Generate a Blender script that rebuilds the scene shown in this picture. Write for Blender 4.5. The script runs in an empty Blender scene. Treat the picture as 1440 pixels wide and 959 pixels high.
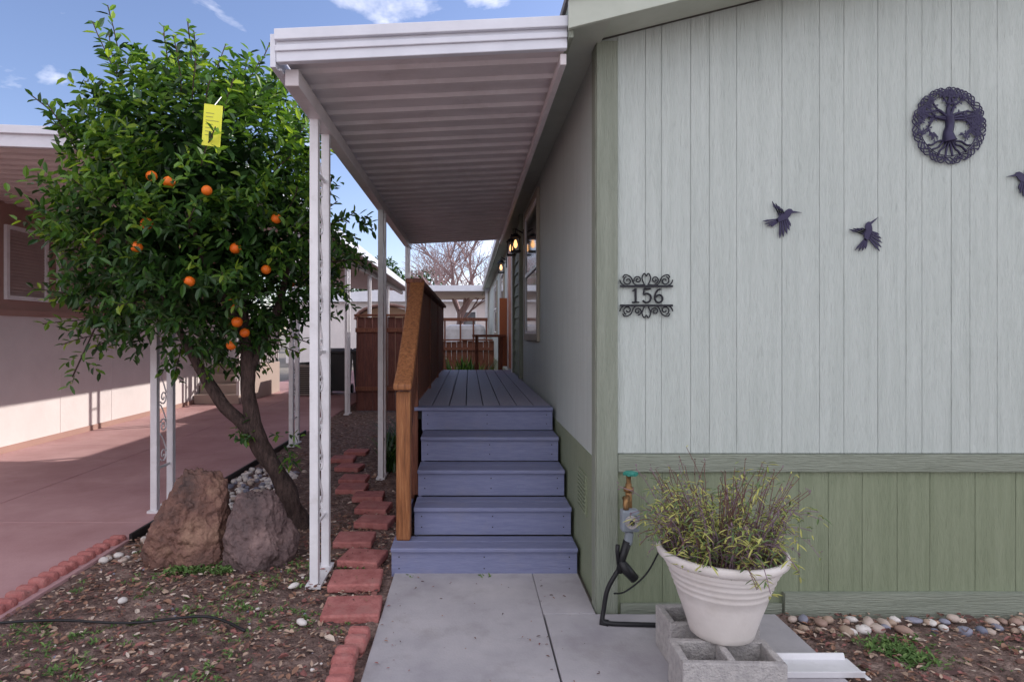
import bpy, bmesh, math, random
from mathutils import Vector, noise, Matrix
random.seed(7)
R=random.random
def U(a,b): return a+(b-a)*R()
scene=bpy.context.scene
COL=scene.collection

# ------------------------------------------------------------ materials
def mat(name,c1,c2=None,scale=6,rough=.7,bump=0,bscale=40,stretch=(1,1,1),metal=0,detail=4,c3=None,trans=0,spec=.4,dist=.01,p0=.33,p1=.68,stain=None):
    m=bpy.data.materials.new(name); m.use_nodes=True
    nt=m.node_tree; N=nt.nodes; L=nt.links; bs=N['Principled BSDF']
    bs.inputs['Roughness'].default_value=rough; bs.inputs['Metallic'].default_value=metal
    bs.inputs['Specular IOR Level'].default_value=spec
    bs.inputs['Base Color'].default_value=(*c1,1)
    if c2 or bump:
        tc=N.new('ShaderNodeTexCoord'); mp=N.new('ShaderNodeMapping'); mp.inputs['Scale'].default_value=stretch
        L.new(tc.outputs['Object'],mp.inputs['Vector'])
    if c2:
        nz=N.new('ShaderNodeTexNoise'); nz.inputs['Scale'].default_value=scale; nz.inputs['Detail'].default_value=detail; nz.inputs['Roughness'].default_value=.65
        L.new(mp.outputs[0],nz.inputs['Vector'])
        cr=N.new('ShaderNodeValToRGB'); cr.color_ramp.elements[0].position=p0; cr.color_ramp.elements[1].position=p1
        cr.color_ramp.elements[0].color=(*c1,1); cr.color_ramp.elements[1].color=(*c2,1)
        if c3:
            e=cr.color_ramp.elements.new((p0+p1)/2); e.color=(*c3,1)
        L.new(nz.outputs['Fac'],cr.inputs[0]); L.new(cr.outputs[0],bs.inputs['Base Color'])
        if stain:
            sn=N.new('ShaderNodeTexNoise'); sn.inputs['Scale'].default_value=stain[1]; sn.inputs['Detail'].default_value=6; sn.inputs['Roughness'].default_value=.7
            L.new(tc.outputs['Object'],sn.inputs['Vector'])
            sr=N.new('ShaderNodeMapRange'); sr.inputs['From Min'].default_value=.52; sr.inputs['From Max'].default_value=.72; sr.inputs['To Max'].default_value=stain[2]
            L.new(sn.outputs['Fac'],sr.inputs['Value'])
            mm=N.new('ShaderNodeMixRGB'); mm.inputs[2].default_value=(*stain[0],1); L.new(sr.outputs[0],mm.inputs[0]); L.new(cr.outputs[0],mm.inputs[1]); L.new(mm.outputs[0],bs.inputs['Base Color'])
        rr=N.new('ShaderNodeMapRange'); rr.inputs['To Min'].default_value=max(0,rough-.1); rr.inputs['To Max'].default_value=min(1,rough+.1)
        L.new(nz.outputs['Fac'],rr.inputs['Value']); L.new(rr.outputs[0],bs.inputs['Roughness'])
    if bump:
        n2=N.new('ShaderNodeTexNoise'); n2.inputs['Scale'].default_value=bscale; n2.inputs['Detail'].default_value=3
        L.new(mp.outputs[0],n2.inputs['Vector'])
        bp=N.new('ShaderNodeBump'); bp.inputs['Strength'].default_value=bump; bp.inputs['Distance'].default_value=dist
        L.new(n2.outputs['Fac'],bp.inputs['Height']); L.new(bp.outputs[0],bs.inputs['Normal'])
    if trans:
        tr=N.new('ShaderNodeBsdfTranslucent'); tr.inputs['Color'].default_value=(min(1,c1[0]*2),min(1,c1[1]*1.9),c1[2]*.8,1)
        mx=N.new('ShaderNodeMixShader'); mx.inputs[0].default_value=trans
        L.new(bs.outputs[0],mx.inputs[1]); L.new(tr.outputs[0],mx.inputs[2]); L.new(mx.outputs[0],N['Material Output'].inputs['Surface'])
    return m
def emis(name,c,s):
    m=bpy.data.materials.new(name); m.use_nodes=True; b=m.node_tree.nodes['Principled BSDF']
    b.inputs['Emission Color'].default_value=(*c,1); b.inputs['Emission Strength'].default_value=s; return m

M_wall=mat('siding_light',(.465,.51,.475),(.535,.58,.545),3,.6,1,26,(9,9,.5),dist=.008)
M_skirt=mat('siding_sage',(.215,.25,.16),(.265,.30,.20),3,.6,1,26,(9,9,.5),dist=.008)
M_trim=mat('trim_sage',(.225,.25,.195),(.28,.305,.245),3,.6,1,26,(9,9,.5),dist=.008)
M_trimh=mat('trim_sage_h',(.225,.25,.195),(.28,.305,.245),3,.6,1,26,(.5,9,9),dist=.008)
M_gro=mat('groove_light',(.42,.46,.43)); M_grs=mat('groove_sage',(.17,.20,.125))
M_soff=mat('soffit',(.42,.45,.38),(.50,.53,.46),3,.6)
M_white=mat('white_metal',(.70,.69,.71),(.80,.79,.81),5,.35,stain=((.45,.42,.40),9,.35))
M_pan=mat('pan_metal',(.60,.55,.56),(.72,.67,.68),2.5,.4,.1,15,(1,2,1),stain=((.42,.36,.35),3,.4))
M_fascia=mat('fascia_metal',(.64,.65,.71),(.72,.73,.79),4,.35)
M_step=mat('composite_step',(.165,.18,.305),(.215,.23,.36),9,.6,.4,25,(1,10,10),dist=.005,stain=((.25,.24,.30),5,.35))
M_deck=mat('composite_deck',(.23,.22,.29),(.32,.30,.37),9,.55,.4,25,(10,1,10),dist=.005)
M_red=mat('redwood',(.11,.038,.022),(.25,.09,.05),8,.6,.6,25,(8,8,.7))
M_newel=mat('newel_wood',(.17,.062,.022),(.42,.19,.078),7,.5,.7,25,(8,8,.6),c3=(.30,.115,.042))
M_fence=mat('fence_red',(.09,.032,.027),(.18,.068,.05),6,.8,.4,25,(8,8,.7))
M_conc=mat('concrete',(.335,.315,.335),(.47,.445,.455),2.2,.85,.4,90,c3=(.405,.385,.40),detail=8,dist=.004,stain=((.24,.215,.21),3.1,.5))
M_drive=mat('pink_concrete',(.42,.235,.235),(.55,.34,.34),1.3,.8,.3,70,c3=(.48,.285,.285),detail=8,dist=.004,stain=((.34,.17,.16),1.1,.5))
M_brick=mat('red_paver',(.34,.11,.10),(.50,.20,.18),14,.85,.7,70,stain=((.28,.16,.14),7,.6))
M_soil=mat('soil',(.085,.055,.048),(.36,.26,.22),14,.95,1,50,c3=(.19,.125,.105),detail=8,dist=.03)
M_gnd=mat('far_ground',(.18,.16,.13),(.25,.22,.19),.3,.95,.5,5)
M_blk=mat('cinder',(.33,.31,.305),(.50,.47,.45),30,.95,1,120)
M_pot=mat('pot_cream',(.66,.61,.57),(.74,.69,.65),4,.45,.1,60,stain=((.50,.43,.37),6,.35))
M_black=mat('black_plastic',(.012,.012,.014),None,rough=.45)
M_grey=mat('grey_plastic',(.22,.25,.28),None,rough=.5)
M_brass=mat('brass',(.32,.18,.07),(.18,.10,.05),30,.45,metal=.7)
M_teal=mat('faucet_handle',(.03,.22,.17),None,rough=.5)
M_art=mat('art_metal',(.025,.020,.055),(.04,.034,.08),20,.45,metal=.3)
M_artb=mat('sign_metal',(.012,.012,.018),None,rough=.5,metal=.2)
M_bark=mat('bark',(.035,.022,.02),(.12,.078,.068),14,.9,1,40,(3,3,.8),dist=.02)
M_rockA=mat('rock_red',(.09,.06,.055),(.36,.22,.155),3.6,.9,1,16,c3=(.20,.105,.082),detail=9,dist=.05)
M_rockB=mat('rock_purple',(.10,.072,.072),(.28,.19,.175),4.5,.9,1,20,c3=(.16,.108,.105),detail=9,dist=.04)
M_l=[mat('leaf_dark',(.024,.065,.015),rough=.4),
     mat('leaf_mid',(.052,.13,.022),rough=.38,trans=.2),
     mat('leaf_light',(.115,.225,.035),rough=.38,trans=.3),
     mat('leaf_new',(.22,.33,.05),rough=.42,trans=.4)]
M_or=mat('orange_fruit',(.85,.15,.010),(.9,.20,.018),9,.4,.3,140)
M_yel=mat('yellow_tag',(.82,.84,.06),(.86,.88,.10),8,.6)
M_ink=mat('tag_ink',(.35,.35,.1))
M_pl=[mat('sage_leaf',(.24,.29,.075)),mat('sage_leaf2',(.45,.44,.13)),mat('sage_leaf3',(.12,.18,.07)),mat('twig',(.14,.07,.058)),mat('purple_stem',(.21,.14,.17))]
M_glass=mat('window_glass',(.06,.065,.08),None,rough=.08,spec=.9)
M_blind=mat('blinds',(.35,.27,.25),(.42,.33,.31),4,.5)
M_tan=mat('tan_trim',(.34,.30,.24),None,rough=.6)
M_nwall=mat('neighbor_wall_white',(.64,.585,.58),(.71,.65,.645),2,.7,.2,20)
M_nup=mat('neighbor_wall_brown',(.36,.22,.185),(.41,.255,.215),2,.7)
M_nroof=mat('neighbor_pan',(.52,.45,.43),(.60,.53,.51),3,.45)
M_dk=mat('dark',(.02,.02,.022)); M_bin=mat('bin',(.03,.032,.035),rough=.5); M_ac=mat('ac_metal',(.28,.25,.23),rough=.5)
M_roof=mat('roof_shingle',(.12,.11,.11),(.18,.165,.16),40,.9)
M_orgdoor=mat('door_orange',(.42,.13,.05),None,rough=.5)
M_peb=[mat('peb%d'%i,c,tuple(x*1.35 for x in c),12,.6) for i,c in enumerate([(.20,.20,.25),(.34,.25,.19),(.42,.34,.29),(.14,.15,.20),(.30,.20,.16),(.58,.54,.51)])]
M_lit=[mat('litter%d'%i,c,rough=.8) for i,c in enumerate([(.30,.165,.11),(.17,.085,.065),(.46,.33,.25),(.09,.05,.045),(.58,.48,.40),(.28,.115,.10)])]
M_weed=[mat('weed0',(.085,.16,.04)),mat('weed1',(.15,.24,.065))]

# ------------------------------------------------------------ batch mesh
class B:
    def __init__(s): s.v=[];s.f=[];s.m=[]
    def add(s,vs,fs,mi=0):
        o=len(s.v); s.v.extend([tuple(p) for p in vs])
        for f in fs: s.f.append(tuple(i+o for i in f)); s.m.append(mi)
    def box(s,x0,x1,y0,y1,z0,z1,mi=0):
        s.add([(x0,y0,z0),(x1,y0,z0),(x1,y1,z0),(x0,y1,z0),(x0,y0,z1),(x1,y0,z1),(x1,y1,z1),(x0,y1,z1)],
              [(0,3,2,1),(4,5,6,7),(0,1,5,4),(1,2,6,5),(2,3,7,6),(3,0,4,7)],mi)
    def obox(s,c,sx,sy,sz,ang=0,mi=0,tilt=0):
        M=Matrix.Translation(c)@Matrix.Rotation(ang,4,'Z')@Matrix.Rotation(tilt,4,'X')
        vs=[M@Vector((a*sx/2,b*sy/2,d*sz/2)) for d in(-1,1) for a,b in((-1,-1),(1,-1),(1,1),(-1,1))]
        s.add(vs,[(0,3,2,1),(4,5,6,7),(0,1,5,4),(1,2,6,5),(2,3,7,6),(3,0,4,7)],mi)
    def prism_y(s,poly,y0,y1,mi=0): # poly in xz
        n=len(poly); vs=[(x,y0,z) for x,z in poly]+[(x,y1,z) for x,z in poly]
        s.add(vs,[tuple(range(n)),tuple(range(2*n-1,n-1,-1))]+[(i,i+n,(i+1)%n+n,(i+1)%n) for i in range(n)],mi)
    def prism_x(s,poly,x0,x1,mi=0): # poly in yz
        n=len(poly); vs=[(x0,y,z) for y,z in poly]+[(x1,y,z) for y,z in poly]
        s.add(vs,[tuple(range(n)),tuple(range(2*n-1,n-1,-1))]+[(i,i+n,(i+1)%n+n,(i+1)%n) for i in range(n)],mi)
    def tube(s,pts,rad,mi=0,sides=8,smooth=0,jit=0):
        pts=[Vector(p) for p in pts]
        if not isinstance(rad,(list,tuple)): rad=[rad]*len(pts)
        if smooth:
            np_=[];nr=[]
            for i in range(len(pts)-1):
                p0=pts[max(i-1,0)];p1=pts[i];p2=pts[i+1];p3=pts[min(i+2,len(pts)-1)]
                for k in range(smooth):
                    t=k/smooth
                    np_.append(.5*((2*p1)+(p2-p0)*t+(2*p0-5*p1+4*p2-p3)*t*t+(3*p1-p0-3*p2+p3)*t**3)); nr.append(rad[i]*(1-t)+rad[i+1]*t)
            np_.append(pts[-1]); nr.append(rad[-1]); pts,rad=np_,nr
        vs=[];fs=[];n=len(pts); prev=None
        for i,p in enumerate(pts):
            d=(pts[min(i+1,n-1)]-pts[max(i-1,0)])
            d=d.normalized() if d.length>1e-9 else Vector((0,0,1))
            if prev is None:
                a=d.cross(Vector((0,0,1)) if abs(d.z)<.9 else Vector((1,0,0))).normalized()
            else:
                a=(prev-d*prev.dot(d)); a=a.normalized() if a.length>1e-6 else d.orthogonal().normalized()
            prev=a; b=d.cross(a)
            for k in range(sides):
                t=2*math.pi*k/sides; r=rad[i]*(1+(jit*noise.noise(Vector((math.cos(t)*1.5,math.sin(t)*1.5,i*.35))) if jit else 0))
                vs.append(p+a*math.cos(t)*r+b*math.sin(t)*r)
        for i in range(n-1):
            for k in range(sides):
                k2=(k+1)%sides; fs.append((i*sides+k,i*sides+k2,(i+1)*sides+k2,(i+1)*sides+k))
        fs.append(tuple(range(sides-1,-1,-1))); fs.append(tuple(range((n-1)*sides,n*sides)))
        s.add(vs,fs,mi)
    def leaf(s,p,d,up,L,W,mi,fold=.25):
        d=d.normalized(); sd=d.cross(up)
        if sd.length<1e-4: sd=d.orthogonal()
        sd.normalize(); n=sd.cross(d)
        q=lambda a,b,c: p+d*(a*L)+sd*(b*W)+n*(c*W)
        s.add([q(0,0,0),q(.3,.42,fold),q(.68,.4,fold*.8),q(1,0,-.15),q(.68,-.4,fold*.8),q(.3,-.42,fold)],[(0,1,2,3),(0,3,4,5)],mi)
    def lathe(s,prof,c,mi=0,seg=48):
        vs=[];fs=[];n=len(prof)
        for k in range(seg):
            t=2*math.pi*k/seg
            for r,z in prof: vs.append((c[0]+r*math.cos(t),c[1]+r*math.sin(t),c[2]+z))
        for k in range(seg):
            k2=(k+1)%seg
            for i in range(n-1): fs.append((k*n+i,k2*n+i,k2*n+i+1,k*n+i+1))
        s.add(vs,fs,mi)
    def build(s,name,mats,parent=None,smooth=False,bevel=0,angle=None):
        me=bpy.data.meshes.new(name); me.from_pydata(s.v,[],s.f)
        for m in (mats if isinstance(mats,list) else [mats]): me.materials.append(m)
        me.polygons.foreach_set('material_index',s.m)
        if smooth: me.polygons.foreach_set('use_smooth',[True]*len(s.f))
        me.update()
        o=bpy.data.objects.new(name,me); COL.objects.link(o)
        if parent: o.parent=parent
        if bevel:
            b=o.modifiers.new('b','BEVEL'); b.width=bevel; b.segments=2; b.limit_method='ANGLE'
        return o
def empty(name):
    o=bpy.data.objects.new(name,None); COL.objects.link(o); o.empty_display_size=.1; return o

# ------------------------------------------------------------ ground
g=B(); g.add([(-300,-60,-.03),(300,-60,-.03),(300,500,-.03),(-300,500,-.03)],[(0,1,2,3)]); g.build('ground',M_gnd)
def soil(name,x0,x1,y0,y1,step,amp,off=0):
    b=B(); nx=int((x1-x0)/step); ny=int((y1-y0)/step); vs=[]
    for j in range(ny+1):
        for i in range(nx+1):
            x=x0+(x1-x0)*i/nx; y=y0+(y1-y0)*j/ny
            e=min(1,min(x-x0,x1-x)/.08)
            z=amp*(noise.noise(Vector((x*2,y*2,off)))*.8+noise.noise(Vector((x*9,y*9,off)))*.4+noise.noise(Vector((x*30,y*30,off)))*.4)
            vs.append((x,y,-.002+(z*e)))
    fs=[(j*(nx+1)+i,j*(nx+1)+i+1,(j+1)*(nx+1)+i+1,(j+1)*(nx+1)+i) for j in range(ny) for i in range(nx)]
    b.add(vs,fs); return b.build(name,M_soil,smooth=True)
soil('garden_soil',-2.42,-.42,.8,14,.02,.03)
soil('garden_soil',1.55,7,1.2,3.22,.025,.03,5)
# driveway
b=B(); ys=[-4,1.6,4.75,8,11,14,17,20,24]
for a,c in zip(ys,ys[1:]):
    for x0,x1 in((-9,-5.72),(-5.7,-4.05),(-4.04,-2.42)):
        if x0==-9 and c>5: continue
        b.box(x0,x1,a,c-.008,-.1,.02)
b.build('driveway',M_drive,bevel=.004)
b=B(); b.box(-.44,.385,-3,2.0,-.1,.02); b.box(-.46,.385,2.01,3.9,-.1,.02); b.box(.393,1.6,-3,3.2,-.1,.022); b.box(.387,.664,3.205,3.9,-.1,.02)
b.build('concrete_path',M_conc,bevel=.006)

# litter
lit=B()
def litter(n,x0,x1,y0,y1,den=None):
    for _ in range(n):
        x=U(x0,x1);y=U(y0,y1)
        if den is not None and noise.noise(Vector((x*1.5,y*1.5,3)))<den: continue
        L=U(.010,.04) if R()<.93 else U(.04,.065); W=L*U(.3,.7); a=U(0,6.28); d=Vector((math.cos(a),math.sin(a),U(-.3,.3)))
        lit.leaf(Vector((x,y,U(.008,.022))),d,Vector((U(-.4,.4),U(-.4,.4),1)),L,W,random.choice([0,0,0,1,1,2,2,3,4,5,5]),fold=U(-.3,.4))
litter(6500,-2.4,-.5,2.2,5); litter(2500,-2.4,-.5,5,11); litter(4500,1.62,5,2.2,3.2)
for _ in range(70):
    x=random.choice([U(-.43,-.3),U(.2,.4),U(-.4,.4),U(.4,.6)]); y=U(2.4,3.68); a=U(0,6.28); L=U(.006,.025)
    lit.leaf(Vector((x,y,.027)),Vector((math.cos(a),math.sin(a),0)),Vector((0,0,1)),L,L*.4,random.choice([0,1,3,5]))
litter(50,-5,-2.5,3.5,9)
for i,(x,y) in enumerate([(-.62,3.24),(-.67,3.62),(-.69,3.97)]):
    for _ in range(7):
        a=U(0,6.28); lit.leaf(Vector((x+U(-.11,.11),y+U(-.09,.09),.058)),Vector((math.cos(a),math.sin(a),0)),Vector((0,0,1)),U(.01,.025),.008,random.choice([0,1,3]))
lit.build('leaf_litter',M_lit)
w=B()
def weed(x,y,s,n=9):
    for i in range(n):
        a=U(0,6.28); d=Vector((math.cos(a),math.sin(a),U(.2,1.1)))
        w.leaf(Vector((x+U(-s,s)*.8,y+U(-s,s)*.8,.01)),d,Vector((0,0,1)),s*U(.5,1.1),s*U(.2,.4),random.choice([0,0,1]))
for _ in range(900):
    x=U(-2.3,-.6);y=U(2.5,4.3)
    if noise.noise(Vector((x*2,y*2,9)))>-.05: weed(x,y,U(.012,.038),7)
for _ in range(40): weed(U(-1.85,-1.5),U(3.75,3.9),.05)
for _ in range(80):
    a=U(0,6.28); r=abs(random.gauss(0,.09)); weed(2.0+math.cos(a)*r,2.82+math.sin(a)*r*1.2,U(.02,.05))
for _ in range(90): weed(U(1.7,3.5),U(2.4,3.0),.022,6)
for x,y in((.1,3.69),(-.35,3.70),(-2.3,4.6)): weed(x,y,.04,8)
w.build('weeds',M_weed)

# pebbles
bmx=bmesh.new(); bmesh.ops.create_icosphere(bmx,subdivisions=2,radius=1)
icoV=[v.co.copy() for v in bmx.verts]; icoF=[tuple(v.index for v in f.verts) for f in bmx.faces]; bmx.free()
def pebble(b,x,y,z,r,mi):
    a=U(0,3.14); sx,sy,sz=r*U(.9,1.4),r*U(.7,1),r*U(.5,.8); o=U(0,99); c,s_=math.cos(a),math.sin(a)
    vs=[]
    for v in icoV:
        k=1+.25*noise.noise(v*1.2+Vector((o,0,0))); X=v.x*sx*k;Y=v.y*sy*k
        vs.append((x+X*c-Y*s_,y+X*s_+Y*c,z+v.z*sz*k))
    b.add(vs,icoF,mi)
p=B()
x=1.64
while x<6:
    for k in range(2):
        if R()<.9: pebble(p,x+U(-.025,.025),3.06+k*.075+U(-.03,.02),.010+k*.01,U(.018,.038),random.choice([0,0,1,2,3,4,5,1]))
    x+=.056
p.build('river_pebbles',M_peb,smooth=True)
p=B()
for _ in range(190): pebble(p,U(-2.36,-1.75),U(5.0,6.6),.015,U(.022,.04),random.choice([5,5,2,0]))
for _ in range(70): pebble(p,U(-2.38,-2.05),U(3.95,4.9),.015,U(.012,.028),random.choice([5,5,2]))
for q in((-1.02,3.55),(-.85,3.1),(-1.9,3.35)): pebble(p,*q,.025,.026,5)
for _ in range(70): pebble(p,U(-2.3,-.6),U(2.4,4),.01,U(.005,.012),random.choice([5,2,0]))
p.build('white_pebbles',M_peb,smooth=True)

# pavers
b=B()
for i,(x,y) in enumerate([(-.62,3.24),(-.67,3.62),(-.69,3.97),(-.81,4.33),(-.73,4.74),(-.80,5.12),(-.90,5.47),(-1.10,5.75),(-1.15,6.12),(-1.30,6.65),(-1.46,7.1),(-1.38,7.5)]):
    b.obox((x,y,.026),.30 if i<2 else .27,.24,.05,U(-.14,.14)+(-.05),0,U(-.03,.03))
b.build('stepping_stones',M_brick,bevel=.010)
def edging(name,pts):
    b=B()
    for x,y,a in pts:
        x+=U(-.008,.008); dz=U(-.008,.006); a+=U(-.06,.06)
        b.obox((x,y,.015+dz),.10,.165,.065,a); b.obox((x,y-.04,.03+dz),.105,.06,.065,a); b.obox((x,y+.04,.03+dz),.105,.06,.065,a)
    return b.build(name,M_brick,bevel=.02)
edging('brick_edging',[(-2.50,1.5+i*.175,0) for i in range(17)])
edging('brick_edging',[(-.535+.02*math.sin(i),1.9+i*.17,0) for i in range(7)])
b=B(); b.box(-2.42,-2.40,4.35,9,-.02,.06); b.build('landscape_edging',M_black)
b=B(); b.tube([(-2.42,3.05,.04),(-2.1,3.1,.035),(-1.7,3.06,.04),(-1.35,3.13,.04),(-1.1,3.0,.03)],.007,smooth=6); b.build('drip_hose',M_black,smooth=True)

# ------------------------------------------------------------ boulders
def boulder(name,c,sc,seed,planes,m):
    bm=bmesh.new(); bmesh.ops.create_icosphere(bm,subdivisions=6,radius=1)
    o=Vector((seed,seed*2.1,0))
    for v in bm.verts:
        n=v.co.normalized(); q=n.copy()
        for pn,dd in planes:
            pn=Vector(pn).normalized(); k=q.dot(pn)
            if k>dd: q-=pn*(k-dd)*.75
        r1=1-abs(noise.noise(n*2.4+o)); r2=1-abs(noise.noise(n*6+o))
        q*=1+.18*noise.noise(n*1.6+o)+.20*(r1-.8)+.10*(r2-.8)+.05*noise.noise(n*12+o)+.025*noise.noise(n*30+o)
        v.co=Vector((q.x*sc[0],q.y*sc[1],q.z*sc[2]))
    me=bpy.data.meshes.new(name); bm.to_mesh(me); bm.free(); me.materials.append(m)
    me.polygons.foreach_set('use_smooth',[True]*len(me.polygons))
    ob=bpy.data.objects.new(name,me); ob.location=c; COL.objects.link(ob); return ob
boulder('boulder',(-1.82,4.03,.15),(.30,.24,.43),3,[((-.9,-.3,.7),.7),((.6,-.7,.3),.66),((.2,-.8,-.1),.75),((1,0,.3),.78),((-.3,.2,1),.9)],M_rockA)
boulder('boulder',(-1.375,3.98,.13),(.225,.2,.33),8,[((.1,-.9,.4),.75),((1,-.3,.5),.8),((-1,-.2,.4),.8),((0,0,1),.88)],M_rockB)

# ------------------------------------------------------------ house
H=empty('green_mobile_home')
FY=3.25; CX=.69; ex=.49; XR=8.7
def zt(x): return 2.99+.25*(x-ex) if x<4.7 else 2.99+.25*(4.7-ex)-.25*(x-4.7)
b=B()
b.prism_y([(CX,.85),(XR,.85),(XR,zt(XR)),(4.7,zt(4.7)),(CX,zt(CX))],FY+.0045,FY+.1,0)
b.build('front_backing',M_gro,H)
widths=[.15,.085,.155,.10,.145,.24,.20,.13,.18]
b=B(); x=.786; i=0
while x<XR:
    wd=widths[i%9]; x1=min(x+wd,XR); gq=.0008 if i%3 else .0018; b.prism_y([(x+gq,.85),(x1-.0008,.85),(x1-.0008,zt(x1)),(x+gq,zt(x))],FY,FY+.004); x=x1; i+=1
b.build('front_siding',M_wall,H,bevel=.0018)
b=B(); b.box(CX+.01,XR,FY+.0045,FY+.1,0,.84); b.build('skirt_backing',M_grs,H)
b=B(); x=.786; i=3
while x<XR:
    wd=widths[(i*2)%9]*1.2; x1=min(x+wd,XR); b.box(x+.001,x1-.001,FY,FY+.004,.0,.78); x=x1;i+=1
b.build('front_skirt',M_skirt,H,bevel=.0018)
b=B(); b.box(.786,XR,FY-.022,FY-.001,.755,.848); b.build('belt_trim',M_trimh,H,bevel=.003)
b=B(); b.box(1.66,4.2,FY-.035,FY-.001,-.02,.12); b.box(4.204,XR,FY-.035,FY-.001,-.02,.12); b.box(.80,1.655,FY-.02,FY-.001,-.02,.06); b.build('skirt_board',M_trimh,H,bevel=.003)
b=B(); b.box(.672,.784,FY-.022,FY-.001,-.02,3.03); b.box(.668,.689,FY-.001,FY+.09,-.02,3.019); b.build('corner_trim',M_trim,H,bevel=.003)
b=B(); b.box(CX,CX+.1,FY+.101,24,.80,3.019); b.build('side_wall',M_wall,H)
b=B(); b.box(CX-.006,CX+.09,FY+.101,24,0,.80); b.build('side_skirt',M_skirt,H)
b=B(); b.box(.675,.683,3.55,3.8,.42,.66)
for k in range(9): b.box(.668,.675,3.56,3.79,.435+k*.024,.447+k*.024)
b.build('skirt_vent',M_skirt,H)
b=B(); b.box(ex+.02,CX+.004,2.982,24,3.02,3.035); b.build('eave_soffit',M_soff,H)
b=B(); b.box(ex-.004,ex+.018,2.985,24,2.93,3.10); b.build('eave_fascia',M_trim,H)
b=B()
b.prism_y([(ex-.01,zt(ex)-.03),(4.7,zt(4.7)-.03),(XR+.2,zt(XR)-.08),(XR+.2,zt(XR)+.10),(4.7,zt(4.7)+.14),(ex-.01,zt(ex)+.11)],2.955,2.98)
b.build('rake_board',M_soff,H,bevel=.003)
b=B(); b.prism_y([(ex-.02,zt(ex)+.112),(4.7,zt(4.7)+.142),(XR+.2,zt(XR)+.102),(XR+.2,zt(XR)+.14),(4.7,zt(4.7)+.18),(ex-.02,zt(ex)+.15)],2.93,24)
b.build('roof',M_roof,H)
b=B(); b.prism_y([(CX+.006,zt(CX)+.0),(4.7,zt(4.7)+.0),(XR,zt(XR)),(XR,zt(XR)+.02),(4.7,zt(4.7)+.02),(CX+.006,zt(CX)+.02)],2.981,FY-.024)
b.build('rake_soffit',M_soff,H)
b=B(); b.box(ex-.055,ex-.006,9.35,24,2.98,3.10); b.build('gutter',M_white,H)
def swin(y0,y1,z0,z1):
    b=B(); t=.075
    b.box(CX-.03,CX-.001,y0-t,y0,z0-t,z1+t);b.box(CX-.03,CX-.001,y1,y1+t,z0-t,z1+t);b.box(CX-.03,CX-.001,y0,y1,z1,z1+t);b.box(CX-.03,CX-.001,y0,y1,z0-t,z0)
    b.build('window_trim',M_tan,H,bevel=.003)
    b=B(); t=.03
    b.box(CX-.024,CX-.001,y0,y0+t,z0,z1);b.box(CX-.024,CX-.001,y1-t,y1,z0,z1);b.box(CX-.024,CX-.001,y0+t,y1-t,z1-t,z1);b.box(CX-.024,CX-.001,y0+t,y1-t,z0,z0+t)
    b.box(CX-.026,CX-.001,y0+t,y1-t,(z0+z1)/2-.02,(z0+z1)/2+.02)
    b.build('window_frame',M_white,H)
    b=B(); b.box(CX-.012,CX-.002,y0+.03,y1-.03,z0+.03,z1-.03); b.build('window_glass',M_glass,H)
swin(6.05,7.35,1.48,2.84); swin(12,13.2,1.5,2.7); swin(15,16.4,1.5,2.7)
b=B()
b.box(CX-.05,CX-.001,7.85,8.0,.9,3.015); b.box(CX-.05,CX-.001,9.0,9.1,.9,3.015)
b.build('entry_trim',M_trim,H)
b=B()
for k in range(13): b.prism_y([(CX-.03,.92+k*.155),(CX-.002,.92+k*.155),(CX-.002,1.07+k*.155),(CX-.01,1.07+k*.155)],8.0,9.0)
b.build('lap_siding',M_skirt,H)
b=B(); b.box(CX-.06,CX-.001,9.1,9.2,.9,2.95); b.box(CX-.06,CX-.001,10.1,10.2,.9,2.95); b.build('door_frame',M_white,H)
b=B(); b.box(CX-.04,CX-.001,9.2,10.1,.92,2.9); b.build('front_door',M_orgdoor,H)
b=B(); b.obox((CX-.1,10.35,1.5),.16,.05,1.15); b.build('storm_door',M_orgdoor,H)
M_amb=emis('lamp_glow',(1,.5,.18),2.2)
for (yy,zz) in((8.35,2.66),(7.55,2.60),(11.0,2.68)):
    L=empty('wall_lantern'); b=B(); x=CX-.12
    b.box(CX-.03,CX-.001,yy-.05,yy+.05,zz-.02,zz+.16); b.tube([(CX-.03,yy,zz+.12),(x,yy,zz+.17),(x,yy,zz+.12)],.01)
    b.lathe([(.0,.12),(.03,.11),(.07,.07),(.07,.06),(.0,.06)],(x,yy,zz),0,12)
    for k in range(4): b.box(x-.055+.1*(k%2),x-.045+.1*(k%2),yy-.055+.1*(k//2),yy-.045+.1*(k//2),zz-.10,zz+.065)
    b.box(x-.06,x+.06,yy-.06,yy+.06,zz-.12,zz-.10); b.build('lantern_body',M_artb,L)
    b=B(); b.lathe([(0,-.07),(.02,-.05),(.025,-.02),(.012,.03),(0,.04)],(x,yy,zz),0,12); b.build('bulb',M_amb,L,smooth=True)

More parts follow.
